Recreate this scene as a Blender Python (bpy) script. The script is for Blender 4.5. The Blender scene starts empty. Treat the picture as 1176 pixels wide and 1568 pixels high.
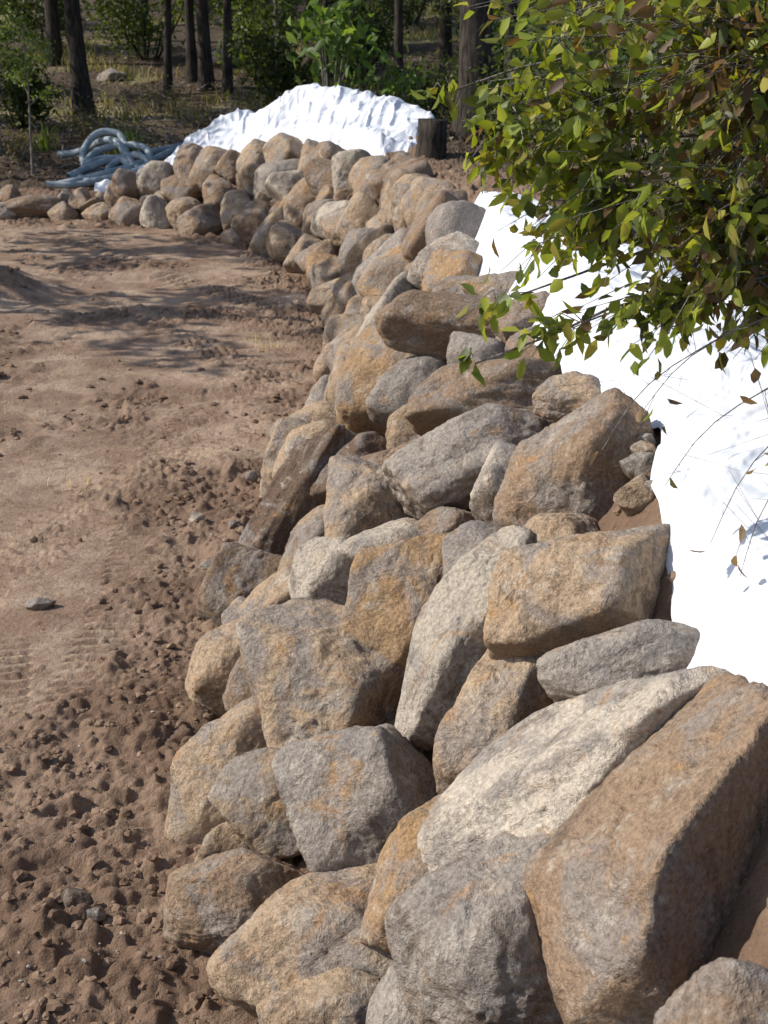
import bpy, bmesh, math, random
import numpy as np
from mathutils import Matrix, Vector
random.seed(7); rng=np.random.default_rng(11)
scene=bpy.context.scene
COL=bpy.context.collection

# ------------------------------------------------------------ noise
PERM=rng.permutation(256).astype(np.int64)
GR=rng.normal(size=(256,3)); GR/=np.linalg.norm(GR,axis=1)[:,None]
def pn(p):
    p=np.asarray(p,dtype=np.float64)
    i=np.floor(p).astype(np.int64); f=p-i
    u=f*f*f*(f*(f*6-15)+10)
    out=np.zeros(len(p))
    for dx in (0,1):
        for dy in (0,1):
            for dz in (0,1):
                h=PERM[(PERM[(PERM[(i[:,0]+dx)&255]+i[:,1]+dy)&255]+i[:,2]+dz)&255]
                g=GR[h]
                dot=g[:,0]*(f[:,0]-dx)+g[:,1]*(f[:,1]-dy)+g[:,2]*(f[:,2]-dz)
                w=(u[:,0] if dx else 1-u[:,0])*(u[:,1] if dy else 1-u[:,1])*(u[:,2] if dz else 1-u[:,2])
                out+=w*dot
    return out
def fbm(p,o=4,g=.5):
    s=0;a=1;p=np.array(p,dtype=float)
    for k in range(o):
        s=s+a*pn(p); p=p*2.03+17.3; a*=g
    return s
def xyz(x,y,z=0.0,s=1.0,sy=None):
    sy=s if sy is None else sy
    return np.stack([x*s,y*sy,np.zeros_like(x)+z],1)
def sstep(a,b,x):
    t=np.clip((x-a)/(b-a),0,1); return t*t*(3-2*t)
def clod_field(x,y,cell,seed,dens):
    # height of half-buried clods of random size, one candidate per cell
    u=x/cell; v=y/cell; iu=np.floor(u).astype(np.int64); iv=np.floor(v).astype(np.int64); out=np.zeros_like(x)
    for dx in (-1,0,1):
        for dy in (-1,0,1):
            h=PERM[(PERM[(iu+dx+seed)&255]+iv+dy)&255]; h2=PERM[(h+97)&255]; h3=PERM[(h*3+31+seed)&255]; h4=PERM[(h*5+11)&255]; h5=PERM[(h*7+3)&255]
            cx=iu+dx+h/256; cy=iv+dy+h2/256; r=.22+.5*(h3/255)**1.5
            an=h5*.0245; du=u-cx; dv=v-cy; a=du*np.cos(an)+dv*np.sin(an); b=-du*np.sin(an)+dv*np.cos(an)
            q=1-((a*.8)**2+(b*1.25)**2)/r**2
            out=np.maximum(out,(h4/255<dens)*r*np.clip(q,0,1)**.6)
    return out*cell

# ------------------------------------------------------------ mesh helpers
def mesh_np(name,V,F,mats,smooth=True,fmat=None,parent=None,col=None):
    V=np.asarray(V,dtype=np.float32); F=np.asarray(F,dtype=np.int32)
    me=bpy.data.meshes.new(name); k=F.shape[1]
    me.vertices.add(len(V)); me.vertices.foreach_set("co",V.ravel())
    me.loops.add(F.size); me.loops.foreach_set("vertex_index",F.ravel())
    me.polygons.add(len(F)); me.polygons.foreach_set("loop_start",np.arange(len(F),dtype=np.int32)*k)
    me.polygons.foreach_set("loop_total",np.full(len(F),k,dtype=np.int32))
    if fmat is not None: me.polygons.foreach_set("material_index",np.asarray(fmat,dtype=np.int32))
    me.polygons.foreach_set("use_smooth",np.full(len(F),smooth,dtype=bool))
    for m in mats: me.materials.append(m)
    if col is not None:
        a=me.color_attributes.new("Col",'FLOAT_COLOR','POINT')
        c=np.ones((len(V),4),dtype=np.float32); c[:,:3]=col; a.data.foreach_set("color",c.ravel())
    me.update(); me.validate()
    ob=bpy.data.objects.new(name,me); COL.objects.link(ob)
    if parent: ob.parent=parent
    return ob
def empty(name,loc=(0,0,0)):
    e=bpy.data.objects.new(name,None); e.location=loc; COL.objects.link(e); return e

# ------------------------------------------------------------ materials
def newmat(n):
    m=bpy.data.materials.new(n); m.use_nodes=True; nt=m.node_tree
    b=nt.nodes["Principled BSDF"]; b.inputs["Roughness"].default_value=.9
    b.inputs["Specular IOR Level"].default_value=.2
    return m,nt,b
def N(nt,t,**k):
    n=nt.nodes.new(t)
    for a,v in k.items(): setattr(n,a,v)
    return n
def noise(nt,vec,sc,det=4,rough=.6,dist=0):
    n=N(nt,"ShaderNodeTexNoise"); n.inputs["Scale"].default_value=sc; n.inputs["Detail"].default_value=det
    n.inputs["Roughness"].default_value=rough; n.inputs["Distortion"].default_value=dist
    nt.links.new(vec,n.inputs["Vector"]); return n.outputs["Fac"]
def ramp(nt,fac,a,b):
    n=N(nt,"ShaderNodeMapRange"); n.interpolation_type='SMOOTHSTEP'
    n.inputs["From Min"].default_value=a; n.inputs["From Max"].default_value=b
    nt.links.new(fac,n.inputs["Value"]); return n.outputs["Result"]
def setin(nt,inp,v):
    if isinstance(v,(tuple,list)): inp.default_value=(*v,1) if len(v)==3 else v
    elif isinstance(v,(int,float)): inp.default_value=v
    else: nt.links.new(v,inp)
def mixc(nt,f,a,b,mode='MIX'):
    n=N(nt,"ShaderNodeMix",data_type='RGBA',blend_type=mode)
    setin(nt,n.inputs[0],f); setin(nt,n.inputs[6],a); setin(nt,n.inputs[7],b); return n.outputs[2]
def mth(nt,op,a,b=0.0):
    n=N(nt,"ShaderNodeMath",operation=op); setin(nt,n.inputs[0],a); setin(nt,n.inputs[1],b); return n.outputs[0]
def bump(nt,b,hs,dist):
    tot=None
    for h,d in zip(hs,dist):
        x=mth(nt,'MULTIPLY',h,d); tot=x if tot is None else mth(nt,'ADD',tot,x)
    n=N(nt,"ShaderNodeBump"); n.inputs["Distance"].default_value=1; n.inputs["Strength"].default_value=1
    nt.links.new(tot,n.inputs["Height"]); nt.links.new(n.outputs["Normal"],b.inputs["Normal"])

def rock_material():
    m,nt,b=newmat("weathered_rock")
    oi=N(nt,"ShaderNodeObjectInfo"); tc=N(nt,"ShaderNodeTexCoord"); ge=N(nt,"ShaderNodeNewGeometry")
    off=N(nt,"ShaderNodeVectorMath",operation='SCALE'); off.inputs[0].default_value=(37,91,53); nt.links.new(oi.outputs["Random"],off.inputs[3])
    ad=N(nt,"ShaderNodeVectorMath",operation='ADD'); nt.links.new(tc.outputs["Object"],ad.inputs[0]); nt.links.new(off.outputs[0],ad.inputs[1])
    v=ad.outputs[0]
    base=oi.outputs["Color"]
    n1=ramp(nt,noise(nt,v,2.8,5,.62,.8),.47,.60)
    c=mixc(nt,mth(nt,'MULTIPLY',n1,.8),base,(.29,.26,.24))
    n2=ramp(nt,noise(nt,v,3.8,6,.72,1.2),.55,.68)
    c=mixc(nt,mth(nt,'MULTIPLY',n2,.65),c,(.42,.24,.105))
    n3=ramp(nt,noise(nt,v,5.5,6,.75,.3),.54,.66)
    c=mixc(nt,mth(nt,'MULTIPLY',n3,.6),c,(.56,.51,.44))
    n4=ramp(nt,noise(nt,v,4.5,6,.8,.9),.52,.64)
    c=mixc(nt,mth(nt,'MULTIPLY',n4,.62),c,(.135,.095,.07))
    n5=noise(nt,v,60,4,.75)
    sp=ramp(nt,n5,.3,.7)
    c=mixc(nt,.6,c,mixc(nt,sp,(.40,.37,.34),(1.35,1.33,1.3)),'MULTIPLY')
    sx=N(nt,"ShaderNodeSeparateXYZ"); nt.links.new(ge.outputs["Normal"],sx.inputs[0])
    up=ramp(nt,sx.outputs[2],.5,.95)
    sm=mth(nt,'MULTIPLY',up,ramp(nt,n3,.0,.8))
    c=mixc(nt,mth(nt,'MULTIPLY',sm,.35),c,(.25,.18,.12))
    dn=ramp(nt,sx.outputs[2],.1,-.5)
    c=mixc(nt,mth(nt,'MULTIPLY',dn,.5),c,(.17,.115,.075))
    nt.links.new(c,b.inputs["Base Color"])
    bump(nt,b,[noise(nt,v,8,6,.62,.4),n5,noise(nt,v,190,2,.7)],[.055,.013,.004])
    return m
ROCK=rock_material()

def soil_material():
    m,nt,b=newmat("dirt")
    ge=N(nt,"ShaderNodeNewGeometry"); v=ge.outputs["Position"]
    at=N(nt,"ShaderNodeVertexColor",layer_name="Col"); sp=N(nt,"ShaderNodeSeparateColor"); nt.links.new(at.outputs["Color"],sp.inputs[0])
    R,G,B=sp.outputs
    n1=ramp(nt,noise(nt,v,1.1,6,.65,.5),.38,.62)
    c=mixc(nt,n1,(.32,.215,.15),(.48,.355,.26))
    n2=ramp(nt,noise(nt,v,3.5,7,.75,.4),.46,.62)
    c=mixc(nt,mth(nt,'MULTIPLY',n2,.6),c,(.22,.145,.098))
    n3=ramp(nt,noise(nt,v,45,4,.75),.3,.72)
    c=mixc(nt,.65,c,mixc(nt,n3,(.6,.57,.54),(1.25,1.25,1.25)),'MULTIPLY')
    dk=mixc(nt,n1,(.16,.10,.066),(.26,.17,.115))
    c=mixc(nt,mth(nt,'MULTIPLY',R,.75),c,dk)
    lit=mixc(nt,ramp(nt,noise(nt,v,14,5,.8),.4,.62),(.045,.032,.023),(.14,.10,.072))
    c=mixc(nt,G,c,lit)
    gr=mixc(nt,ramp(nt,noise(nt,v,3,5,.8),.35,.65),(.10,.12,.035),(.36,.31,.17))
    c=mixc(nt,B,c,gr)
    nt.links.new(c,b.inputs["Base Color"])
    bump(nt,b,[noise(nt,v,22,5,.7),noise(nt,v,90,4,.7)],[.03,.012])
    return m
SOIL=soil_material()
def simple_mat(name,a,bc,sc,bumpd=.01,rough=.9,coord="Object"):
    m,nt,b=newmat(name); tc=N(nt,"ShaderNodeTexCoord"); v=tc.outputs[coord]
    f=ramp(nt,noise(nt,v,sc,5,.7),.35,.65)
    nt.links.new(mixc(nt,f,a,bc),b.inputs["Base Color"]); b.inputs["Roughness"].default_value=rough
    bump(nt,b,[noise(nt,v,sc*3,3,.7)],[bumpd]); return m
CLOD=simple_mat("soil_clod",(.155,.10,.066),(.28,.19,.13),3,.004)
def bark_mat(name,a,c2):
    m,nt,b=newmat(name); tc=N(nt,"ShaderNodeTexCoord")
    mp=N(nt,"ShaderNodeMapping"); mp.inputs["Scale"].default_value=(6,6,1); nt.links.new(tc.outputs["Object"],mp.inputs[0]); v=mp.outputs[0]
    nt.links.new(mixc(nt,ramp(nt,noise(nt,v,2.5,5,.7),.38,.62),a,c2),b.inputs["Base Color"])
    bump(nt,b,[noise(nt,v,4,4,.7)],[.04]); return m
BARK=bark_mat("dark_bark",(.022,.018,.015),(.075,.06,.05))
PALEBARK=bark_mat("pale_bark",(.12,.10,.085),(.30,.27,.24))
def leaf_mat(name,trans=.4,rough=.5):
    m,nt,b=newmat(name)
    at=N(nt,"ShaderNodeVertexColor",layer_name="Col"); nt.links.new(at.outputs["Color"],b.inputs["Base Color"])
    b.inputs["Roughness"].default_value=rough; b.inputs["Specular IOR Level"].default_value=.4
    tr=N(nt,"ShaderNodeBsdfTranslucent")
    nt.links.new(mixc(nt,1.0,at.outputs["Color"],(1.7,1.6,.6),'MULTIPLY'),tr.inputs["Color"])
    mx=N(nt,"ShaderNodeMixShader"); mx.inputs[0].default_value=trans
    out=nt.nodes["Material Output"]
    nt.links.new(b.outputs[0],mx.inputs[1]); nt.links.new(tr.outputs[0],mx.inputs[2]); nt.links.new(mx.outputs[0],out.inputs[0])
    return m
LEAF=leaf_mat("leaf",.45); DRY=leaf_mat("dry_leaf",.15,.8)

# ------------------------------------------------------------ wall layout (world metres): base x,y -> top x,y,height
S=[(-.3,-1,1.05,-1,1.8),(-.45,2.6,1.05,2.4,1.8),(-.60,3.9,1.05,3.7,1.8),(-.88,4.6,1.08,4.5,1.8),(-1.0,6.0,1.12,5.9,1.8),(-1.1,7.1,1.07,7.1,1.8),(-.88,8.7,1.06,8.7,1.8),(-.68,11.0,.95,11.2,1.8),(-.47,13.3,.85,13.6,1.8),(-.42,15.45,.72,16.0,1.75),(-.66,17.9,.45,18.6,1.7),(-1.19,20.2,-.1,21.2,1.65),(-2.1,22.5,-1.1,24.0,1.65),(-3.1,24.4,-2.4,26.0,1.6),(-4.3,25.7,-4.0,27.0,1.1),(-6.07,26.9,-6.0,27.8,.45),(-8.5,27.2,-8.5,27.9,.4),(-14,27.4,-14,28.0,.3)]
S=np.array(S)
def walldist(x,y):
    best=np.full(x.shape,1e9); d=np.zeros_like(x); wid=np.ones_like(x); H=np.ones_like(x); sp=np.zeros_like(x)
    n=len(S)-1
    for i in range(n):
        a=S[i];b=S[i+1]; dx=b[0]-a[0];dy=b[1]-a[1];L=dx*dx+dy*dy
        tr=((x-a[0])*dx+(y-a[1])*dy)/L
        t=np.clip(tr,0,1)
        dist=np.hypot(x-(a[0]+t*dx),y-(a[1]+t*dy))
        side=np.where(dx*(y-a[1])-dy*(x-a[0])>0,-1.0,1.0)
        w=math.hypot(a[2]-a[0],a[3]-a[1])*(1-t)+math.hypot(b[2]-b[0],b[3]-b[1])*t
        h=a[4]*(1-t)+b[4]*t
        k=dist<best
        best=np.where(k,dist,best); d=np.where(k,dist*side,d); wid=np.where(k,w,wid); H=np.where(k,h,H); sp=np.where(k,i+t,sp)
    return d,wid,H,sp
def smooth_ground(x,y):
    d,wid,H,sp=walldist(x,y)
    q=np.clip((d-.36)/np.maximum(wid-.25,.2),0,1)
    z=H*q
    b=d-wid
    mound=(.55+.3*np.exp(-((sp-13.4)/.7)**2))*np.exp(-((b-1.1)/.75)**2)*sstep(10.8,12.3,sp)*(1-sstep(14.2,15.2,sp))
    mound+=.18*np.exp(-((b-.8)/.6)**2)*(1-sstep(9.0,10.5,sp))
    hill=.3+.128*np.clip(d-1,0,60)+.18*np.clip(d-60,0,200)
    z=np.where(d>.36,np.maximum(z,hill*sstep(.5,2.5,d)),z)+mound
    pile=.40*np.exp(-(((x+5.75)/.75)**2+((y-18.9)/.8)**2))
    return z+pile,d,wid,sp,b

# ------------------------------------------------------------ ground
def geo(a,b,n,p=2.2):
    t=np.linspace(0,1,n); return a+(b-a)*t**p
xs=np.unique(np.concatenate([-9-geo(0,150,45)[::-1],np.arange(-9,-2.6,.035),np.arange(-2.6,1.5,.012),np.arange(1.5,6,.06),6+geo(0,150,60)]))
ys=np.unique(np.concatenate([2-geo(0,60,30)[::-1],np.arange(2,7.5,.012),np.arange(7.5,13,.022),np.arange(13,29,.05),np.arange(29,60,.25),60+geo(0,260,60)]))
gx,gy=np.meshgrid(xs,ys); X=gx.ravel();Y=gy.ravel()
Z,d,wid,sp,bb=smooth_ground(X,Y)
near=(Y<32)&(np.abs(X)<14)
road=sstep(.3,-.2,d)
def churn_f(x,y,dd):
    return sstep(-.2,.35,fbm(xyz(x,y,3.1,.55),4)+.42*sstep(-1.3,-.1,dd)+.38*sstep(8.5,4.5,y)-.15)
churn=np.maximum(churn_f(X,Y,d),sstep(.0,.4,d))
Z+=road*(.045*fbm(xyz(X,Y,0,.45),3))
far=~near
det=np.zeros_like(X)
idx=np.where(near)[0]
x_,y_=X[idx],Y[idx]
wx=x_+.03*fbm(xyz(x_,y_,3,9),3); wy=y_+.03*fbm(xyz(x_,y_,6,9),3)
m1=sstep(-.15,.25,fbm(xyz(x_,y_,12.,1.6),3)); m2=sstep(-.25,.15,fbm(xyz(x_,y_,15.,2.2),3))
lump=.075*fbm(xyz(x_,y_,1.0,2.6),5,.55)+.66*clod_field(wx,wy,.17,3,.55)*m1+.72*clod_field(wx,wy,.085,41,.7)*m2+.6*clod_field(wx,wy,.045,77,.65)
flat=.010*fbm(xyz(x_,y_,5,5),4)+.35*clod_field(wx,wy,.06,5,.08)
def band(cx0,cy0,cx1,cy1,w,per,amp):
    dx=cx1-cx0;dy=cy1-cy0;L=math.hypot(dx,dy);dx/=L;dy/=L
    u=(x_-cx0)*dx+(y_-cy0)*dy; v=-(x_-cx0)*dy+(y_-cy0)*dx + .1*np.sin(u*1.1)
    m=sstep(w/2,w/2*.8,np.abs(v))*sstep(-.3,.2,u)*sstep(L+.3,L-.2,u)
    m=m*sstep(-.35,.1,fbm(xyz(x_,y_,9.0,1.3),3)+.08)
    rib=sstep(-.25,.35,np.sin(u*2*math.pi/per+ .3*np.sin(v*6)+1.5*fbm(xyz(x_,y_,7,2),2)))
    return m*(-.02+amp*rib)
trk=band(-1.75,6.2,-1.95,13.5,.42,.105,.036)+band(-3.6,8,-3.9,17,.42,.11,.028)+band(-1.95,4.2,-2.35,7.2,.45,.10,.038)+band(-1.15,3.6,-1.35,6.6,.4,.12,.035)
trk+=band(-1.2,13.5,-6.5,23.5,.5,.16,.04)+band(-.9,16.5,-6.5,25.5,.5,.2,.045)+band(-4.2,6,-1.0,12.3,.4,.13,.03)+band(-6.5,13,-1.2,18.5,.45,.15,.04)+band(-2.9,7.5,-1.1,14.5,.4,.12,.03)
scuff=.085*np.clip(fbm(np.stack([x_*.55+y_*.12,y_*2.3-x_*.35,x_*0+2],1),4),-.05,.5)*sstep(7.5,11,y_)*sstep(.1,-.6,d[idx])
ch=churn[idx]
det[idx]=(lump*(.10+.9*ch)+flat+trk*road[idx]*(1-.4*ch)+scuff)
det[idx]+=.05*fbm(xyz(x_,y_,2.2,1.8),3)*sstep(.2,1,d[idx])
Z+=det; Z[far]+=.25*fbm(xyz(X[far],Y[far],0,.15),3)*sstep(30,45,np.hypot(X[far],Y[far]))
litter=sstep(.3,1.2,bb)
gn=fbm(xyz(X,Y,6.6,.16),3)+.12*sstep(42,60,Y)
grass=litter*sstep(.1,.35,gn)*sstep(34,40,np.where(X<3,Y,30))
C=np.stack([churn*(1-litter),litter*(1-grass),grass],1)
nx,ny=len(xs),len(ys)
ii=np.arange(nx*ny).reshape(ny,nx)
F=np.stack([ii[:-1,:-1].ravel(),ii[:-1,1:].ravel(),ii[1:,1:].ravel(),ii[1:,:-1].ravel()],1)
mesh_np("ground",np.stack([X,Y,Z],1),F,[SOIL],True,col=C)
Zg=Z.reshape(ny,nx)
def gz(x,y):
    x=np.atleast_1d(np.asarray(x,float));y=np.atleast_1d(np.asarray(y,float))
    i=np.clip(np.searchsorted(xs,x)-1,0,nx-2); j=np.clip(np.searchsorted(ys,y)-1,0,ny-2)
    return Zg[j,i]

# ------------------------------------------------------------ rocks
def ico(n):
    bm=bmesh.new(); bmesh.ops.create_icosphere(bm,subdivisions=n,radius=1)
    V=np.array([v.co[:] for v in bm.verts]); F=np.array([[v.index for v in f.verts] for f in bm.faces]); bm.free(); return V,F
ICO={k:ico(k) for k in (1,2,4,5,6)}
def rock_verts(level,ra,rb,rc,ang=.35,K=13,planes=None):
    V,F=ICO[level]
    k=np.arange(K)+.5; ph=np.arccos(1-2*k/K); th=math.pi*(1+5**.5)*k
    A=np.stack([np.cos(th)*np.sin(ph),np.sin(th)*np.sin(ph),np.cos(ph)],1)+rng.normal(size=(K,3))*.28
    A/=np.linalg.norm(A,axis=1)[:,None]
    h=rng.uniform(.80,1.04,K); p=5.5+ang*20
    if planes is not None:
        pl_=np.array(planes,float); A=pl_[:,:3]/np.linalg.norm(pl_[:,:3],axis=1)[:,None]; h=pl_[:,3]
    dn=np.maximum(0,V@A.T)/h
    r=(np.sum(dn**p,axis=1)+1e-9)**(-1/p)
    r=np.clip(r,.3,1.5)
    o=rng.uniform(0,50,3); am=1.0 if planes is None else .5
    if level>=4:
        r=r+am*(.08*fbm(V*1.4+o,3)+ .045*fbm(V*4+o,4,.55))
        rd=1-np.abs(fbm(V*2.1+o+9,3)); r-=.09*np.clip(rd-.94,0,1)/.06*sstep(-.05,.25,pn(V*1.7+o+31))*.45
    if level>=5: r+=.016*fbm(V*13+o,3,.6)
    if level>=6: r+=.006*fbm(V*40+o,2,.6)
    P=V*r[:,None]*np.array([ra,rb,rc])
    return P,F
TONE={'t':(.41,.305,.21),'g':(.335,.295,.26),'o':(.42,.28,.16),'d':(.16,.11,.08),'l':(.52,.455,.38),'b':(.29,.205,.14)}
wall=empty("boulder_retaining_wall")
def add_rock(name,x,y,z,ra,rb,tilt,tone,ang=.35,rc=None,level=6,K=13,pitch=68,yaw=0,parent=wall,planes=None):
    rc=rc or .9*math.sqrt(ra*rb)
    P,F=rock_verts(level,ra,rb,rc,ang,K,planes)
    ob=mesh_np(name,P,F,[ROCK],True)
    M=Matrix.Rotation(math.radians(yaw),4,'Z')@Matrix.Rotation(math.radians(pitch),4,'X')@Matrix.Rotation(math.radians(tilt),4,'Z')
    M.translation=Vector((x,y,z)); ob.matrix_world=M
    c=np.array(TONE[tone])*rng.uniform(.86,1.12); ob.color=(*c,1)
    if parent: ob.parent=parent
    return ob
RK=[(0.90,2.88,1.30,.52,.62,0,'b',1.5),(0.34,3.16,.93,.28,.35,10,'g',.4),(0.72,3.58,1.38,.46,.20,32,'l',.8),(0.85,3.86,1.54,.31,.16,5,'g',.3),
(0.78,4.38,1.52,.40,.27,-15,'t',.7),(0.86,5.53,1.57,.36,.35,-20,'b',.6),(0.52,6.74,1.31,.54,.31,18,'g',.3),(0.72,7.43,1.49,.62,.25,0,'b',.5),
(0.12,9.90,.90,.53,.46,20,'o',.4),(0.72,9.31,1.48,.53,.23,-8,'b',.8),(0.33,4.84,1.12,.21,.45,-12,'l',.6),(0.16,5.68,.95,.28,.38,-15,'o',.7),
(-.04,7.09,.86,.29,.35,20,'t',.5),(-.17,8.51,.66,.32,.20,15,'d',.6),(-.29,6.67,.62,.26,.25,0,'l',.6),(-.66,8.5,.26,.28,.86,-26,'d',1.1),
(-.89,7.69,.10,.28,.38,-30,'b',.8),(-.85,6.50,.19,.27,.27,-20,'t',.5),(-.24,5.38,.59,.37,.41,10,'t',.7),(-.66,5.41,.24,.33,.32,20,'t',.25),
(-.05,4.43,.67,.32,.33,10,'g',.7),(.40,4.18,1.08,.20,.31,-10,'t',.5),(.18,3.75,.80,.21,.31,-30,'o',.6),(-.58,4.46,.19,.28,.21,5,'b',.4),
(-.25,3.95,.34,.38,.30,25,'t',.6),(-.19,3.57,.37,.23,.14,10,'t',.4),(.06,3.24,.64,.12,.20,-20,'g',.4),
(.67,11.98,1.49,.36,.32,0,'l',.3),(.95,9.9,1.62,.27,.24,0,'t',.3),(.40,12.97,1.16,.25,.34,0,'t',.3),(.08,13.51,.72,.36,.32,10,'t',.3),
(-.22,15.28,.30,.32,.35,10,'t',.3),(.66,10.7,1.42,.33,.26,10,'t',.4),(-.41,17.07,.22,.31,.33,0,'t',.3),(-.43,12.16,.2,.26,.25,0,'t',.3),
(.32,11.4,1.05,.34,.28,0,'t',.3),(.21,7.71,1.02,.16,.14,0,'b',.5),(-.42,6.40,.46,.14,.14,0,'l',.5),(.37,6.27,1.10,.18,.14,0,'b',.4),
(-5.86,27.27,.18,.38,.21,0,'b',.3),(-7.13,27.4,.18,.80,.26,0,'b',.3),
(1.0,8.55,1.72,.26,.18,5,'b',.5),(1.02,6.55,1.72,.22,.15,0,'t',.5),(.74,2.45,.95,.36,.30,0,'g',.5)]
BIG=[(-.90,.22,.38,.76),(.60,-.16,.79,.20),(-.25,-.62,.74,.62),(-.9,-.35,0,.90),(-.60,.78,.12,.66),(.5,.85,0,.98),(.95,-.2,.1,.95),(0,-.95,.2,.9),(-.5,-.8,-.2,.9),(0,0,-1,.9),(.6,-.7,-.3,.9),(-.5,.4,-.8,.9),(.6,.4,-.7,.9)]
placed=[]
for k,r in enumerate(RK):
    dark15 = (r[3]<.29 and r[4]>.7)
    add_rock("boulder_%d"%(k+1),*r[:6],r[6],r[7],rc=.2 if dark15 else (.50 if k==0 else None),level=6 if r[1]<12 else 5,K=11 if r[7]>=.7 else 13,planes=BIG if k==0 else None)
    placed.append((r[0],r[1],r[2],(r[3]*r[4])**.5))
pl=np.array(placed)
def surfpt(s,w):
    i=int(min(s,len(S)-2)); t=s-i; a=S[i]*(1-t)+S[i+1]*t
    return np.array([a[0]+(a[2]-a[0])*w,a[1]+(a[3]-a[1])*w,a[4]*w])
seglen=np.array([math.hypot(*(S[i+1][:2]-S[i][:2])) for i in range(len(S)-1)]); cum=np.concatenate([[0],np.cumsum(seglen)])
cnt=len(RK)
for r0,tries in [(.38,3000),(.34,3000),(.30,3000),(.23,2500),(.17,2500),(.12,2200)]:
    for _ in range(tries):
        L=rng.uniform(2.4,cum[-1]-5.6)
        i=int(np.searchsorted(cum,L)-1); s=i+(L-cum[i])/seglen[i]
        w=rng.uniform(.06,.90); P=surfpt(s,w)
        Hh=S[i][4]
        r=r0*rng.uniform(.94,1.06)
        if Hh<.8: r=min(r,.26)
        if P[1]<9 and P[0]>-2 and r>.24 and P[1]>2.9: continue
        if P[1]<2.9 and P[2]>1.5: continue
        dd=np.linalg.norm(pl[:,:3]-P,axis=1)
        if np.any(dd<.90*(pl[:,3]+r)): continue
        pl=np.vstack([pl,[*P,r]])
        dn=(S[i+1][:2]-S[i][:2])/seglen[i]; inward=np.array([dn[1],-dn[0],-.6])
        Pp=P+inward*max(0,(.27-r))*1.0; Pp[2]=max(Pp[2],r*.35)
        cnt+=1
        as_=rng.uniform(.95,1.15); g=1.05 if r>.2 else 1.0
        tone=random.choice("tttttglobb") if r>.15 else random.choice("tbgb")
        add_rock("boulder_%d"%cnt,*Pp,r*as_*g,r/as_*g,rng.uniform(-40,40),tone,rng.uniform(.12,.5),level=(6 if P[1]<6 and r>.2 else 5) if r>.15 else 4,pitch=60,yaw=rng.uniform(-60,20))

for k,(x,y,a,b,t) in enumerate([(-1.42,9.32,.06,.05,'l'),(-1.12,9.18,.045,.035,'d'),(-1.22,8.42,.05,.045,'g'),(-2.24,7.76,.09,.045,'g'),(-1.30,4.62,.065,.05,'d'),(-1.20,4.55,.035,.03,'g'),(-1.11,10.33,.055,.045,'g'),(-1.0,9.0,.03,.03,'t'),(-1.3,7.2,.03,.02,'b')]):
    add_rock("loose_stone"+("" if k==0 else ".%03d"%k),x,y,float(gz(x,y)[0])+b*.5,a,b,rng.uniform(-20,20),t,.9,level=4,parent=None)
for k,(x,y,z,a,t) in enumerate([(1.05,5.05,1.86,.08,'g'),(1.14,5.0,1.86,.07,'g'),(1.1,5.25,1.86,.05,'t'),(.52,4.22,1.30,.08,'g'),(1.06,4.75,1.87,.05,'g'),(1.0,4.85,1.8,.09,'t'),(1.10,5.5,1.88,.05,'b'),(1.12,5.35,1.88,.04,'g')]):
    add_rock("rubble_%d"%k,x,y,z,a,a*.8,rng.uniform(-40,40),t,1,level=4)

def scatter_lumps(name,n,xr,yr,prob,smin,smax,mat,level=1,pw=2.5):
    x=rng.uniform(*xr,n);y=yr[0]+(yr[1]-yr[0])*rng.uniform(0,1,n)**1.5
    z,dd,ww,sp_,b_=smooth_ground(x,y)
    ch=churn_f(x,y,dd)
    keep=rng.uniform(0,1,n)<prob(x,y,dd,b_,ch)
    x,y=x[keep],y[keep]; n=len(x); z=gz(x,y)
    s=smin+(smax-smin)*rng.uniform(0,1,n)**pw
    V0,F0=ICO[level]; nv=len(V0)
    base=[]
    for q in range(12):
        r=1+.45*pn(V0*1.6+q*7.3)+.2*rng.normal(size=nv)*.6
        base.append(V0*r[:,None]*np.array([1,.85,.6]))
    base=np.array(base); pick=rng.integers(0,12,n); th=rng.uniform(0,6.28,n)
    P=base[pick]*s[:,None,None]
    c,sn=np.cos(th)[:,None],np.sin(th)[:,None]
    px=P[:,:,0]*c-P[:,:,1]*sn+x[:,None]; py=P[:,:,0]*sn+P[:,:,1]*c+y[:,None]; pz=P[:,:,2]+z[:,None]+s[:,None]*.1
    V=np.stack([px,py,pz],2).reshape(-1,3)
    F=(F0[None]+(np.arange(n)*nv)[:,None,None]).reshape(-1,3)
    return mesh_np(name,V,F,[mat],False)
scatter_lumps("soil_clods",16000,(-4.5,1.2),(3,13),lambda x,y,d,b,c:np.where(d<0,.03+.55*c**2,.6)*(b<.2),.005,.038,CLOD,2,3.2)
scatter_lumps("soil_clods",7000,(-8,1.0),(12,27),lambda x,y,d,b,c:np.where(d<0,.05+.6*c**2,.2)*(b<.2),.012,.06,CLOD,1)
scatter_lumps("gravel",1500,(-4.5,.5),(3,16),lambda x,y,d,b,c:(d<0)*(.2+.4*c),.004,.015,simple_mat("gravel_stone",(.2,.19,.18),(.42,.39,.35),5,.004),1)

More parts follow.
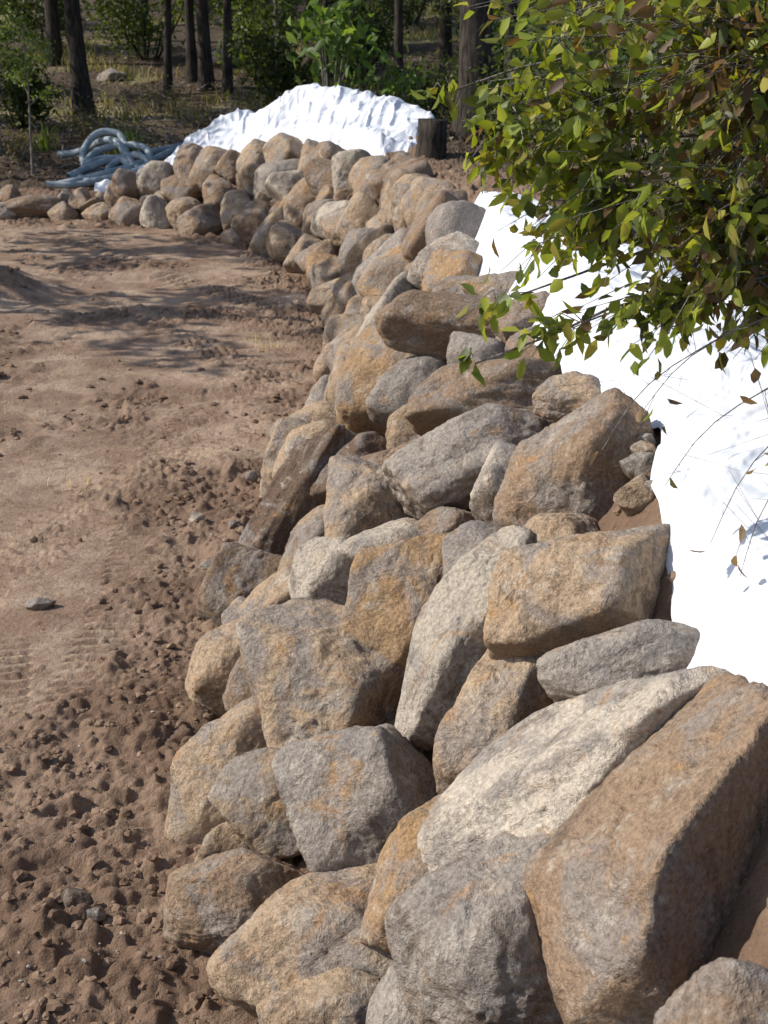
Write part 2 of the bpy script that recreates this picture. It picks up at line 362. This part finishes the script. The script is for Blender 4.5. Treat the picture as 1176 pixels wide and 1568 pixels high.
# ------------------------------------------------------------ white fabric
def fabric_mat():
    m,nt,b=newmat("white_geotextile"); tc=N(nt,"ShaderNodeNewGeometry"); v=tc.outputs["Position"]
    f=ramp(nt,noise(nt,v,2.2,5,.7),.48,.76)
    c=mixc(nt,mth(nt,'MULTIPLY',f,.4),(.68,.71,.78),(.50,.48,.45))
    nt.links.new(c,b.inputs["Base Color"]); b.inputs["Roughness"].default_value=.85
    bump(nt,b,[noise(nt,v,2.5,3,.5,1.0)],[.12]); return m
FAB=fabric_mat()
def nz1(s,k,seed): 
    s=np.asarray(s,float); return fbm(np.stack([s*k,s*0+seed,s*0+.37],1),3)
def fabric(name,s0,s1,b0f,b1f,zf,nu=520,nv=130,fa=.10):
    u=np.linspace(0,1,nu);v=np.linspace(0,1,nv); U,Vv=np.meshgrid(u,v); U=U.ravel();Vv=Vv.ravel()
    s=s0+(s1-s0)*U; i=np.clip(s.astype(int),0,len(S)-2); t=s-i
    A=S[i]*(1-t)[:,None]+S[i+1]*t[:,None]
    dirx=A[:,2]-A[:,0];diry=A[:,3]-A[:,1];L=np.hypot(dirx,diry);dirx/=L;diry/=L
    b=b0f(s)+(b1f(s)-b0f(s))*Vv
    x=A[:,2]+dirx*b;y=A[:,3]+diry*b
    g,_,_,_,_=smooth_ground(x,y)
    al=np.interp(s,np.arange(len(cum)),cum)
    f1=fbm(np.stack([al*1.3+.8*b,b*.6-al*.15,s*0],1),2)
    f2=fbm(np.stack([al*2.6-1.3*b,b*1.0+al*.4,s*0+8],1),2)
    fold=fa*np.sqrt(np.clip(1-np.clip(np.abs(f1)*3.0,0,1),0,1)**2+.01)+fa*.45*np.sqrt(np.clip(1-np.abs(f2)*3.5,0,1)**2+.01)+.06*fbm(np.stack([x*1.6,y*1.1,s*0+4],1),2)
    z=g+.05+fold*(.35+.65*np.sin(np.pi*np.clip(Vv,.0,1))**.6)+zf(s,Vv)
    V=np.stack([x,y,z],1)
    ii=np.arange(nu*nv).reshape(nv,nu)
    F=np.stack([ii[:-1,:-1].ravel(),ii[:-1,1:].ravel(),ii[1:,1:].ravel(),ii[1:,:-1].ravel()],1)
    return mesh_np(name,V,F,[FAB],True)
fabric("white_geotextile_fabric",1.0,8.0,lambda s:-.08+.20*np.exp(-((s-3.65)/.3)**2)+.10*nz1(s,.9,3)-.08*sstep(5,7,s)+.4*sstep(1.9,1.3,s),
       lambda s:np.interp(s,[0,4.5,5.5,7,7.7,8.0],[1.6,1.2,.95,.7,.5,.15])+.2*nz1(s,1.2,8),lambda s,v:.06*np.sin(np.pi*v))
fabric("white_geotextile_fabric.001",11.05,14.55,lambda s:-.10+.1*nz1(s,1.5,5),lambda s:np.interp(s,[10.9,11.3,13.8,14.55],[1.3,1.9,1.9,.9])+.3*nz1(s,2,9),
       lambda s,v:.03+.08*np.sin(np.pi*v)-.30*sstep(11.25,11.05,s),fa=.16)
fabric("white_geotextile_fabric.002",14.45,15.0,lambda s:-.1+0*s,lambda s:.7-1.1*(s-14.45),lambda s,v:.10+0*s,60,30)

# ------------------------------------------------------------ pipes
def pipe_mat():
    m,nt,b=newmat("grey_blue_plastic_pipe"); b.inputs["Roughness"].default_value=.5
    tc=N(nt,"ShaderNodeTexCoord")
    nt.links.new(mixc(nt,ramp(nt,noise(nt,tc.outputs["Object"],3,4),.4,.7),(.20,.25,.29),(.38,.41,.42)),b.inputs["Base Color"]); return m
PIPE=pipe_mat()
pc=empty("drainage_pipe_coil")
def pipe(pts,r=.085):
    c=bpy.data.curves.new("pipe","CURVE");c.dimensions='3D';c.bevel_depth=r;c.bevel_resolution=4;c.resolution_u=10
    sp_=c.splines.new('NURBS');sp_.points.add(len(pts)-1);sp_.use_endpoint_u=True;sp_.order_u=4
    for p,q in zip(sp_.points,pts):p.co=(*q,1)
    o=bpy.data.objects.new("pipe_run",c);c.materials.append(PIPE);COL.objects.link(o);o.parent=pc
def gp(x,y,h=0): return (x,y,float(gz(x,y)[0])+.1+h)
for (cx,cy,rx,ry,tz,ph,turns) in [(-6.1,29.3,.55,.7,.3,0,1.2),(-5.9,29.8,.75,.8,.5,2,1.1),(-6.3,30.4,.5,.6,.7,1,1.0),(-5.6,29.4,.45,.6,.35,1,1.1)]:
    pts=[]
    for k in range(int(12*turns)+1):
        a=ph+k*math.pi/6; x=cx+rx*math.cos(a);y=cy+ry*math.sin(a); pts.append(gp(x,y,tz*(.5+.5*math.sin(a))))
    pipe(pts,.08)
pipe([gp(-7.6,31.5,.1),gp(-7.0,31.3,.1),gp(-6.5,31.0,.5),gp(-6.0,30.6,.6),gp(-5.7,30.0,.3),gp(-5.4,29.3,.1),gp(-5.0,28.9,.1),gp(-4.6,29.0,.1)])
pipe([gp(-7.0,28.6),gp(-6.3,28.8,.1),gp(-5.6,29.2,.2),gp(-5.0,30.0,.3),gp(-4.7,31,.3),gp(-4.5,32,.1)])
pipe([gp(-7.1,28.15),gp(-6.6,28.2),gp(-5.9,28.5,.1),gp(-5.2,28.7,.2),gp(-4.8,29.5,.2)],.07)
pipe([gp(-6.8,28.9,.1),gp(-6.2,29.8,.3),gp(-5.4,30.4,.3),gp(-4.9,31.3,.2),gp(-4.2,32.0,.2)],.08)

# ------------------------------------------------------------ vegetation helpers
class MB:
    def __init__(s): s.V=[];s.F=[];s.M=[];s.C=[];s.n=0
    def add(s,V,F,m,c):
        V=np.asarray(V,float);F=np.asarray(F);s.V.append(V);s.F.append(F+s.n);s.M.append(np.full(len(F),m));
        c=np.asarray(c,float); s.C.append(np.broadcast_to(c,(len(V),3)) if c.ndim==1 else c); s.n+=len(V)
    def tube(s,pts,rad,sides=7,m=0):
        pts=np.asarray(pts,float); n=len(pts); V=[]
        for k in range(n):
            t=pts[min(k+1,n-1)]-pts[max(k-1,0)]; t/=np.linalg.norm(t)+1e-9
            a=np.cross(t,[.3,1,.2]); a/=np.linalg.norm(a)+1e-9; b=np.cross(t,a)
            for q in range(sides):
                an=2*math.pi*q/sides; V.append(pts[k]+rad[k]*(math.cos(an)*a+math.sin(an)*b))
        F=[[k*sides+q,k*sides+(q+1)%sides,(k+1)*sides+(q+1)%sides,(k+1)*sides+q] for k in range(n-1) for q in range(sides)]
        s.add(V,F,m,(.1,.08,.06))
    def leaves(s,P,D,L,W,cols,m=1,curl=.15):
        n=len(P); D=D/(np.linalg.norm(D,axis=1)[:,None]+1e-9)
        R=rng.normal(size=(n,3)); A=np.cross(D,R); A/=np.linalg.norm(A,axis=1)[:,None]+1e-9; U=np.cross(A,D)
        L=np.broadcast_to(L,(n,))[:,None];W=np.broadcast_to(W,(n,))[:,None]
        p0=P; p1=P+D*L*.35+A*W*.5+U*W*.15; p2=P+D*L*.35-A*W*.5+U*W*.15; p3=P+D*L*.4
        p4=P+D*L*.72+A*W*.36-U*L*curl*.3+U*W*.1; p5=P+D*L*.72-A*W*.36-U*L*curl*.3+U*W*.1; p6=P+D*L*.72-U*L*curl*.4; p7=P+D*L-U*L*curl
        V=np.stack([p0,p1,p2,p3,p4,p5,p6,p7],1).reshape(-1,3)
        f=np.array([[0,3,6,1],[1,6,7,4],[0,2,6,3],[2,5,7,6]])
        F=(f[None]+(np.arange(n)*8)[:,None,None]).reshape(-1,4)
        s.add(V,F,m,np.repeat(cols,8,axis=0))
    def cards(s,P,L,W,cols,m=1,down=0.0):
        n=len(P); D=rng.normal(size=(n,3)); D[:,2]-=down; D/=np.linalg.norm(D,axis=1)[:,None]
        R=rng.normal(size=(n,3)); A=np.cross(D,R); A/=np.linalg.norm(A,axis=1)[:,None]
        L=np.broadcast_to(L,(n,))[:,None];W=np.broadcast_to(W,(n,))[:,None]
        V=np.stack([P-D*L*.5,P+A*W*.5,P+D*L*.5,P-A*W*.5],1).reshape(-1,3)
        F=np.arange(4*n).reshape(n,4); s.add(V,F,m,np.repeat(cols,4,axis=0))
    def build(s,name,mats):
        return mesh_np(name,np.concatenate(s.V),np.concatenate(s.F),mats,True,np.concatenate(s.M),col=np.concatenate(s.C))
def pal(n,cols,var=.25):
    c=np.array(cols)[rng.integers(0,len(cols),n)]; return c*rng.uniform(1-var,1+var,(n,1))
GREENS=[(.04,.065,.02),(.055,.085,.022),(.03,.045,.016),(.08,.105,.03)]
def tree(name,x,y,h,r,crown_r,nleaf,first=.45,bark=BARK,cols=GREENS,leafL=.16,lean=(0,0),lw=.4):
    mb=MB(); z0=float(gz(x,y)[0])-.1
    n=9; tr=[]
    for k in range(n):
        t=k/(n-1); tr.append([x+lean[0]*t*h+.12*r*12*math.sin(t*5+x)*t*.6,y+lean[1]*t*h+.1*math.sin(t*4+y),z0+t*h])
    rad=[r*(1.3 if k==0 else 1)*(1-.75*k/(n-1)) for k in range(n)]
    mb.tube(tr,rad,9); tr=np.array(tr)
    ends=[]
    nl=rng.integers(7,11)
    for k in range(nl):
        t=first+(1-first)*(k+.5)/nl; q=t*(n-1); i=int(q); p=tr[i]+(tr[min(i+1,n-1)]-tr[i])*(q-i)
        a=k*2.4+rng.uniform(-.4,.4); L=crown_r*rng.uniform(.6,1.1)*(1.15-.5*t)
        dirv=np.array([math.cos(a),math.sin(a),rng.uniform(.2,.8)])
        pts=[p+dirv*L*w+np.array([0,0,.12*L*math.sin(w*3)]) for w in (0,.25,.5,.75,1)]
        rr=r*(1-.7*t)*.5; mb.tube(pts,[rr,rr*.8,rr*.6,rr*.4,rr*.15],6)
        ends+= [pts[2],pts[3],pts[4]]
        for w in range(3):
            d2=rng.normal(size=3)*.6+dirv; e=pts[2+w%3]+d2/np.linalg.norm(d2)*L*.4
            mb.tube([pts[2+w%3],(pts[2+w%3]+e)/2+rng.normal(size=3)*.05,e],[rr*.35,rr*.25,rr*.08],5); ends.append(e)
    ends=np.array(ends)
    if nleaf:
        c=ends[rng.integers(0,len(ends),nleaf)]; P=c+rng.normal(size=(nleaf,3))*np.array([.3,.3,.22])*crown_r*.42
        mb.cards(P,leafL*rng.uniform(.6,1.3,nleaf),leafL*lw,pal(nleaf,cols),1,.5)
    return mb.build(name,[bark,LEAF])
def shrub(name,x,y,h,r,nleaf,cols=GREENS,leafL=.1,stems=7,bark=BARK,mat=LEAF,wr=.4):
    mb=MB(); z0=float(gz(x,y)[0])-.05; pts_all=[]
    for k in range(stems):
        a=rng.uniform(0,6.28); rr=r*rng.uniform(.2,1); top=np.array([x+rr*math.cos(a),y+rr*math.sin(a),z0+h*rng.uniform(.6,1)])
        b=np.array([x+.15*rr*math.cos(a),y+.15*rr*math.sin(a),z0]); mid=(b+top)/2+rng.normal(size=3)*.1*h
        mb.tube([b,mid,top],[.014*h+.003,.008*h+.002,.003],5)
        for w in np.linspace(.35,1,5): pts_all.append((1-w)*b+w*top+rng.normal(size=3)*.08*h)
    pts_all=np.array(pts_all)
    c=pts_all[rng.integers(0,len(pts_all),nleaf)]; P=c+rng.normal(size=(nleaf,3))*r*.22; P[:,2]=np.maximum(P[:,2],z0+.03)
    mb.cards(P,leafL*rng.uniform(.6,1.4,nleaf),leafL*wr,pal(nleaf,cols),1,.2)
    return mb.build(name,[bark,mat])

TR=[(-8.1,37,11,.27,3),(-5.3,41,10,.22,3),(-5.9,42.5,10,.17,2.6),(-6.4,40.5,9,.13,2.2),(-4.6,40,9,.15,2.3),(.35,34,9,.14,2.4),(1.75,26.2,9,.40,3.2),(2.6,28,9,.18,3),
 (-11,46,12,.25,3.4),(-9,52,12,.22,3.4),(-2,50,11,.2,3.2),(2,46,12,.22,3.4),(5,40,11,.25,3.4),(4.0,31,9,.2,3),(-14,40,11,.25,3.4),(-13,56,12,.25,3.6),(-6,60,12,.3,4),(0,62,12,.3,4),(6,56,12,.3,4),(10,48,11,.25,3.6),
 (-18,62,13,.3,4.4),(12,66,13,.3,4.4),(-10,72,13,.3,4.6),(3,75,13,.3,4.6),(-1.5,37,6,.06,1.2),(-11.5,34,9,.16,2.8),(-13,30,9,.2,2.8),(-16,36,10,.2,3.2),(-3,56,11,.2,3.4),(-16,50,11,.2,3.4),(8,70,12,.3,4)]
for k,(x,y,h,r,c) in enumerate(TR):
    tree("gum_tree"+("" if k==0 else ".%03d"%k),x,y,h,r,c,3000,.3 if y>44 else .42,leafL=.28,lean=(rng.uniform(-.06,.06),0))
SH=[(-10.8,33,1.8,1.1,900),(-9.6,36,1.9,1.0,900),(-2.8,38,2.2,1.2,1100),(-4,44,3.2,1.8,1500),(.9,30,2.0,1.0,1100),(2.4,32,2.4,1.2,1200),(-8,47,3.2,1.9,1500),(-12,50,3.4,2.2,1500),(-1,48,3.4,2,1500),(4,44,3,2,1400),(-.9,42,2.4,1.3,1000),(2.9,24,2.0,1.2,1200),(3.2,20,2.4,1.3,1500),(2.9,16.5,2.2,1.1,1400),(3.4,13,2.3,1.2,1400),(3.9,17.5,3.2,1.6,1700),(4.3,10.5,2.6,1.3,1500),(1.9,22.3,1.4,.7,700),(-15,58,4.5,3,1800),(7,62,4.5,3,1600),(-3,66,5,3.4,1800),(-9,64,5,3.2,1800),(1,55,4,2.4,1600),(-6,54,3.6,2.2,1500),(-17,47,4,2.4,1500),(-12.5,41,2.6,1.4,1100),(-19,70,6,4,1800),(5,80,7,4.5,1800),(-7,82,7,5,1800),(-18,84,7,5,1800),(15,78,7,5,1600)]
for k,(x,y,h,r,n) in enumerate(SH):
    shrub("shrub"+("" if k==0 else ".%03d"%k),x,y,h,r,int(n*1.3),GREENS if k%3 else [(.10,.14,.03),(.13,.165,.04),(.06,.09,.02)],(.3 if y>60 else .2) if y>30 else .12,wr=.5)
for k,(x,y,h,r) in enumerate([(2.35,7.9,.9,.5),(2.2,9.2,.8,.45),(2.8,7.0,1.0,.6),(2.2,11.0,1.0,.5),(2.0,13.5,.8,.4),(3.1,8.6,1.4,.7),(2.6,8.6,1.1,.5)]):
    shrub("dry_brush"+("" if k==0 else ".%03d"%k),x,y,h,r,520,[(.20,.14,.09),(.13,.085,.05),(.30,.23,.15)],.07,26,PALEBARK,DRY,.3)
for k,(x,y,h,r) in enumerate([(-8.6,31.8,.7,.6),(-3.0,34,.9,.7),(-7.4,34.2,.8,.7),(-10.3,31,.8,.6),(-4.9,35.5,.8,.7),(-6.2,37.8,.9,.8)]):
    shrub("woodland_scrub"+("" if k==0 else ".%03d"%k),x,y,h,r,420,[(.12,.10,.05),(.07,.08,.03),(.20,.17,.09)],.11,18,PALEBARK,LEAF,.3)
tree("sapling",-7.9,30.3,3.3,.035,.75,900,.45,PALEBARK,[(.16,.22,.06),(.11,.16,.04)],.1)
tree("sapling.001",-9.2,32.3,3.6,.05,1.0,1100,.4,PALEBARK,[(.14,.2,.05),(.10,.15,.04)],.13)
tree("sapling.002",-3.3,42.8,7,.08,1.6,1500,.5,PALEBARK,leafL=.2)
def young(name,x,y,h,n,L):
    mb=MB(); z0=float(gz(x,y)[0]); P=[];D=[]
    for k in range(6):
        a=k*1.1; t=np.array([x+.25*h*math.cos(a)*rng.uniform(.3,1),y+.2*h*math.sin(a),z0+h*rng.uniform(.7,1)])
        b=np.array([x,y,z0-.05]); m_=(b+t)/2+np.array([0,0,.1*h]); mb.tube([b,m_,t],[.03,.02,.008],6)
        for w in rng.uniform(.35,1,n//6):
            q=(1-w)*m_+w*t if w>.5 else (1-w)*b+w*m_; P.append(q+rng.normal(size=3)*.1*h); D.append(rng.normal(size=3)+np.array([0,0,-.5]))
    P=np.array(P);D=np.array(D); mb.leaves(P,D,L*rng.uniform(.7,1.3,len(P)),L*.42,pal(len(P),[(.17,.25,.06),(.12,.20,.05),(.08,.14,.03)]))
    return mb.build(name,[PALEBARK,LEAF])
young("young_broadleaf_plant",-1.15,29.2,3.0,260,.34)
young("young_broadleaf_plant.001",.3,29.0,1.8,130,.28)
def tufts(name,pts,h,blades,cols,spread=.12):
    mb=MB()
    n=len(pts)*blades; c=np.repeat(np.array(pts,float),blades,axis=0)
    base=c+np.c_[rng.normal(size=(n,2))*spread,np.zeros(n)]; base[:,2]=gz(base[:,0],base[:,1])-.02
    lean=rng.normal(size=(n,2))*.3; hh=h*rng.uniform(.5,1.2,n)
    w=.012*h/.4+.004; a=rng.uniform(0,6.28,n); wx=np.c_[np.cos(a),np.sin(a),np.zeros(n)]*w
    mid=base+np.c_[lean*hh[:,None]*.4,hh*.6]; tip=base+np.c_[lean*hh[:,None]*1.3,hh*.95]
    V2=np.stack([base-wx,base+wx,mid+wx*.7,mid-wx*.7, mid-wx*.7,mid+wx*.7,tip+wx*.1,tip-wx*.1],1).reshape(-1,3)
    k=np.arange(n)*8
    F=np.concatenate([np.stack([k,k+1,k+2,k+3],1),np.stack([k+4,k+5,k+6,k+7],1)])
    mb.add(V2,F,0,np.repeat(pal(n,cols),8,axis=0)); return mb.build(name,[LEAF])
gp_=[(rng.uniform(-16,8),rng.uniform(36,62),0) for _ in range(800)]
gn_=fbm(np.array([(p[0]*.16,p[1]*.16,6.6) for p in gp_]),3)
gp_=[p for p,g in zip(gp_,gn_) if g>.12]
tufts("grass",gp_,.45,26,[(.13,.15,.05),(.32,.28,.15),(.09,.11,.03),(.25,.22,.12)],.35)
tufts("grass.001",[(-4.0,31.3,0),(-3.8,31.6,0),(-6.4,32.4,0),(-6.1,32.7,0),(-8.3,33,0),(-3.2,30.6,0)],.6,50,[(.10,.16,.04),(.16,.2,.06)],.18)
tufts("dry_straw",[(-1.55,15.6,0),(-1.35,15.4,0),(-.6,11.9,0),(-2.6,10.2,0)],.12,14,[(.5,.42,.28)],.12)
n=34000; lx=rng.uniform(-15,7,n);ly=rng.uniform(5,48,n); _,dd,_,_,lb=smooth_ground(lx,ly); k=(lb>1.0); lx,ly=lx[k],ly[k]
mb=MB(); P=np.stack([lx,ly,gz(lx,ly)+.03],1); mb.cards(P,rng.uniform(.05,.17,len(P)),rng.uniform(.03,.07,len(P)),pal(len(P),[(.12,.085,.055),(.06,.04,.03),(.24,.19,.14),(.14,.10,.075)]),0); mb.build("leaf_litter",[DRY])
mb=MB()
for _ in range(200):
    x=rng.uniform(-11,-1);y=rng.uniform(30,42);a=rng.uniform(0,6.28);l=rng.uniform(.3,1.2); z=float(gz(x,y)[0])+.05
    mb.tube([[x,y,z],[x+l*.5*math.cos(a),y+l*.5*math.sin(a),z+.12+rng.uniform(0,.15)],[x+l*math.cos(a),y+l*math.sin(a),z+.1+l*.13*math.sin(a)]],[.02,.015,.008],5)
mb.build("fallen_sticks",[PALEBARK])
mb=MB(); sx,sy=.74,21.4; z=1.6; mb.tube([[sx,sy,z-.3],[sx,sy,z+.1],[sx+.02,sy,z+.4],[sx+.03,sy,z+.68],[sx+.03,sy,z+.62]],[.34,.26,.23,.24,.0],14); mb.build("tree_stump",[BARK])
for k,(x,y,a) in enumerate([(-1.9,38,.4),(-1.2,38.5,.3),(-5.2,46,.6),(-4.4,46.5,.4),(-8.5,43,.35)]):
    add_rock("bush_rock"+("" if k==0 else ".%03d"%k),x,y,float(gz(x,y)[0])+a*.3,a*1.3,a*.7,rng.uniform(-10,10),'g',.6,level=4,parent=None)
for k,(x,y,h,c,n) in enumerate([(-11.6,17.5,9,2.4,1100),(-12.5,23.0,9,2.6,1100)]):
    tree("shade_tree"+("" if k==0 else ".%03d"%k),x,y,h,.2,c,n,.5,leafL=.34,lw=.5)

# ------------------------------------------------------------ overhanging tree on the right
mb=MB()
LC=[(.21,.26,.035),(.27,.32,.045),(.15,.20,.035),(.33,.36,.06),(.09,.12,.03),(.23,.26,.05),(.30,.27,.06)]
BR=[(.14,.085,.045),(.18,.11,.055),(.10,.09,.035)]
tx,ty=2.5,4.9; tz=float(gz(tx,ty)[0])
trunk=np.array([[tx,ty,tz-.2],[tx-.03,ty,tz+.6],[tx-.1,ty-.1,tz+1.3],[tx-.15,ty-.1,tz+2.1],[tx-.1,ty,tz+3.0],[tx,ty,tz+4]])
mb.tube(trunk,[.13,.1,.085,.07,.05,.02],10)
BL=[
((1.02,4.20,3.36),(.42,.35,.32),190,.5),((.56,4.18,3.27),(.25,.3,.24),70,.05),((.95,4.05,2.95),(.34,.3,.22),110,.22),((.62,4.08,3.00),(.22,.25,.19),54,.05),
((.36,4.16,3.20),(.12,.2,.15),16,.05),((.84,3.97,2.72),(.24,.2,.10),30,.12),((.37,3.97,2.75),(.06,.1,.05),3,0),((.55,3.95,2.66),(.09,.1,.06),5,0),((.27,3.9,2.56),(.02,.05,.03),1,0),
((.14,4.2,3.33),(.07,.12,.03),2,.1),((1.18,4.05,2.76),(.24,.3,.18),56,.5),((.8,4.4,3.6),(.45,.4,.12),60,.3),((1.4,4.5,3.6),(.45,.5,.35),70,.3),((1.9,4.8,4.2),(.7,.7,.6),80,.1),((2.6,5.0,5.0),(.9,.9,.7),90,.1),((1.05,4.6,3.9),(.5,.5,.2),50,.2)]
LP=[];LD=[];LCc=[]
for (c,rad,nt_,brown) in BL:
    c=np.array(c);rad=np.array(rad)
    st=trunk[2+ (1 if c[2]>3.2 else 0)]
    hub=c+np.array([.7,.3,.2])*rad
    if c[2]>4: hub=c; st=trunk[3]
    mid=(st+hub)/2+np.array([0,.1,-.02]); P0=[]
    for t in np.linspace(0,1,10): P0.append((1-t)**2*st+2*t*(1-t)*mid+t*t*hub+rng.normal(size=3)*.012)
    mb.tube(P0,list(np.linspace(.014,.003,10)),6)
    for k in range(nt_):
        tgt=c+rad*np.clip(rng.normal(size=3)*.55,-1.1,1.1)
        t0=hub+(tgt-hub)*rng.uniform(.1,.5)+rng.normal(size=3)*.03
        m_=(t0+tgt)/2+np.array([0,0,.03]); e=tgt+np.array([rng.normal()*.03-.02,0,-.03])
        mb.tube([hub*.5+t0*.5,t0,m_,e],[.003,.0025,.0018,.001],4)
        for w in np.linspace(.1,1,7):
            q=(1-w)**2*t0+2*w*(1-w)*m_+w*w*e+rng.normal(size=3)*.012
            LP.append(q);LD.append((e-t0)/ (np.linalg.norm(e-t0)+1e-6)*.5+rng.normal(size=3)*.6+np.array([0,0,-.55]))
            LCc.append(np.array(random.choice(BR if rng.uniform()<brown else LC))*rng.uniform(.7,1.25))
LP=np.array(LP);LD=np.array(LD);n=len(LP)
mb.leaves(LP,LD,rng.uniform(.042,.09,n),rng.uniform(.025,.043,n),np.array(LCc))
for (p0,p1,nl) in [((1.25,3.9,2.75),(.78,3.9,2.4),3),((1.35,3.7,2.6),(.98,3.7,2.05),5),((1.3,3.6,2.5),(1.05,3.6,1.98),5),((1.1,3.9,2.7),(.66,3.85,2.3),3),((1.3,3.8,2.6),(.85,3.8,2.2),2)]:
    p0=np.array(p0);p1=np.array(p1); pts=[p0+(p1-p0)*t+np.array([.02*math.sin(t*7),0,.06*math.sin(t*3.1)]) for t in np.linspace(0,1,9)]
    mb.tube(pts,list(np.linspace(.003,.001,9)),4)
    for q in range(7):
        a=pts[2+q%6]; mb.tube([a,a+rng.normal(size=3)*.05,a+rng.normal(size=3)*.09],[.001,.0008,.0006],4)
    P=np.array([pts[rng.integers(3,9)]+rng.normal(size=3)*.03 for _ in range(nl)])
    mb.leaves(P,rng.normal(size=(nl,3))*.5+[0,0,-.6],.06,.026,pal(nl,BR+LC[:1]))
mb.build("overhanging_tree",[PALEBARK,LEAF])

# ------------------------------------------------------------ light, sky, camera
sv=Vector((-.79,.03,.62)).normalized()
sun=bpy.data.lights.new("sun","SUN"); sun.energy=5.0; sun.angle=math.radians(.5); sun.color=(1,.94,.84)
so=bpy.data.objects.new("sun",sun); so.rotation_euler=sv.to_track_quat('Z','Y').to_euler(); COL.objects.link(so)
w=bpy.data.worlds.new("World"); scene.world=w; w.use_nodes=True; nt=w.node_tree
sky=nt.nodes.new("ShaderNodeTexSky"); sky.sky_type='NISHITA'; sky.sun_disc=False
sky.sun_elevation=math.asin(sv.z); sky.sun_rotation=math.atan2(sv.x,sv.y)
bg=nt.nodes["Background"]; bg.inputs[1].default_value=.15; nt.links.new(sky.outputs[0],bg.inputs[0])
cd=bpy.data.cameras.new("camera"); cd.lens=45.9; cd.sensor_width=36; cd.clip_end=1000; cd.clip_start=.05
cd.dof.use_dof=True; cd.dof.focus_distance=5.5; cd.dof.aperture_fstop=7
cam=bpy.data.objects.new("camera",cd); cam.location=(0,0,3.5); cam.rotation_euler=(math.radians(70),0,0); COL.objects.link(cam); scene.camera=cam
scene.view_settings.view_transform='Standard'; scene.view_settings.look='None'; scene.view_settings.exposure=0
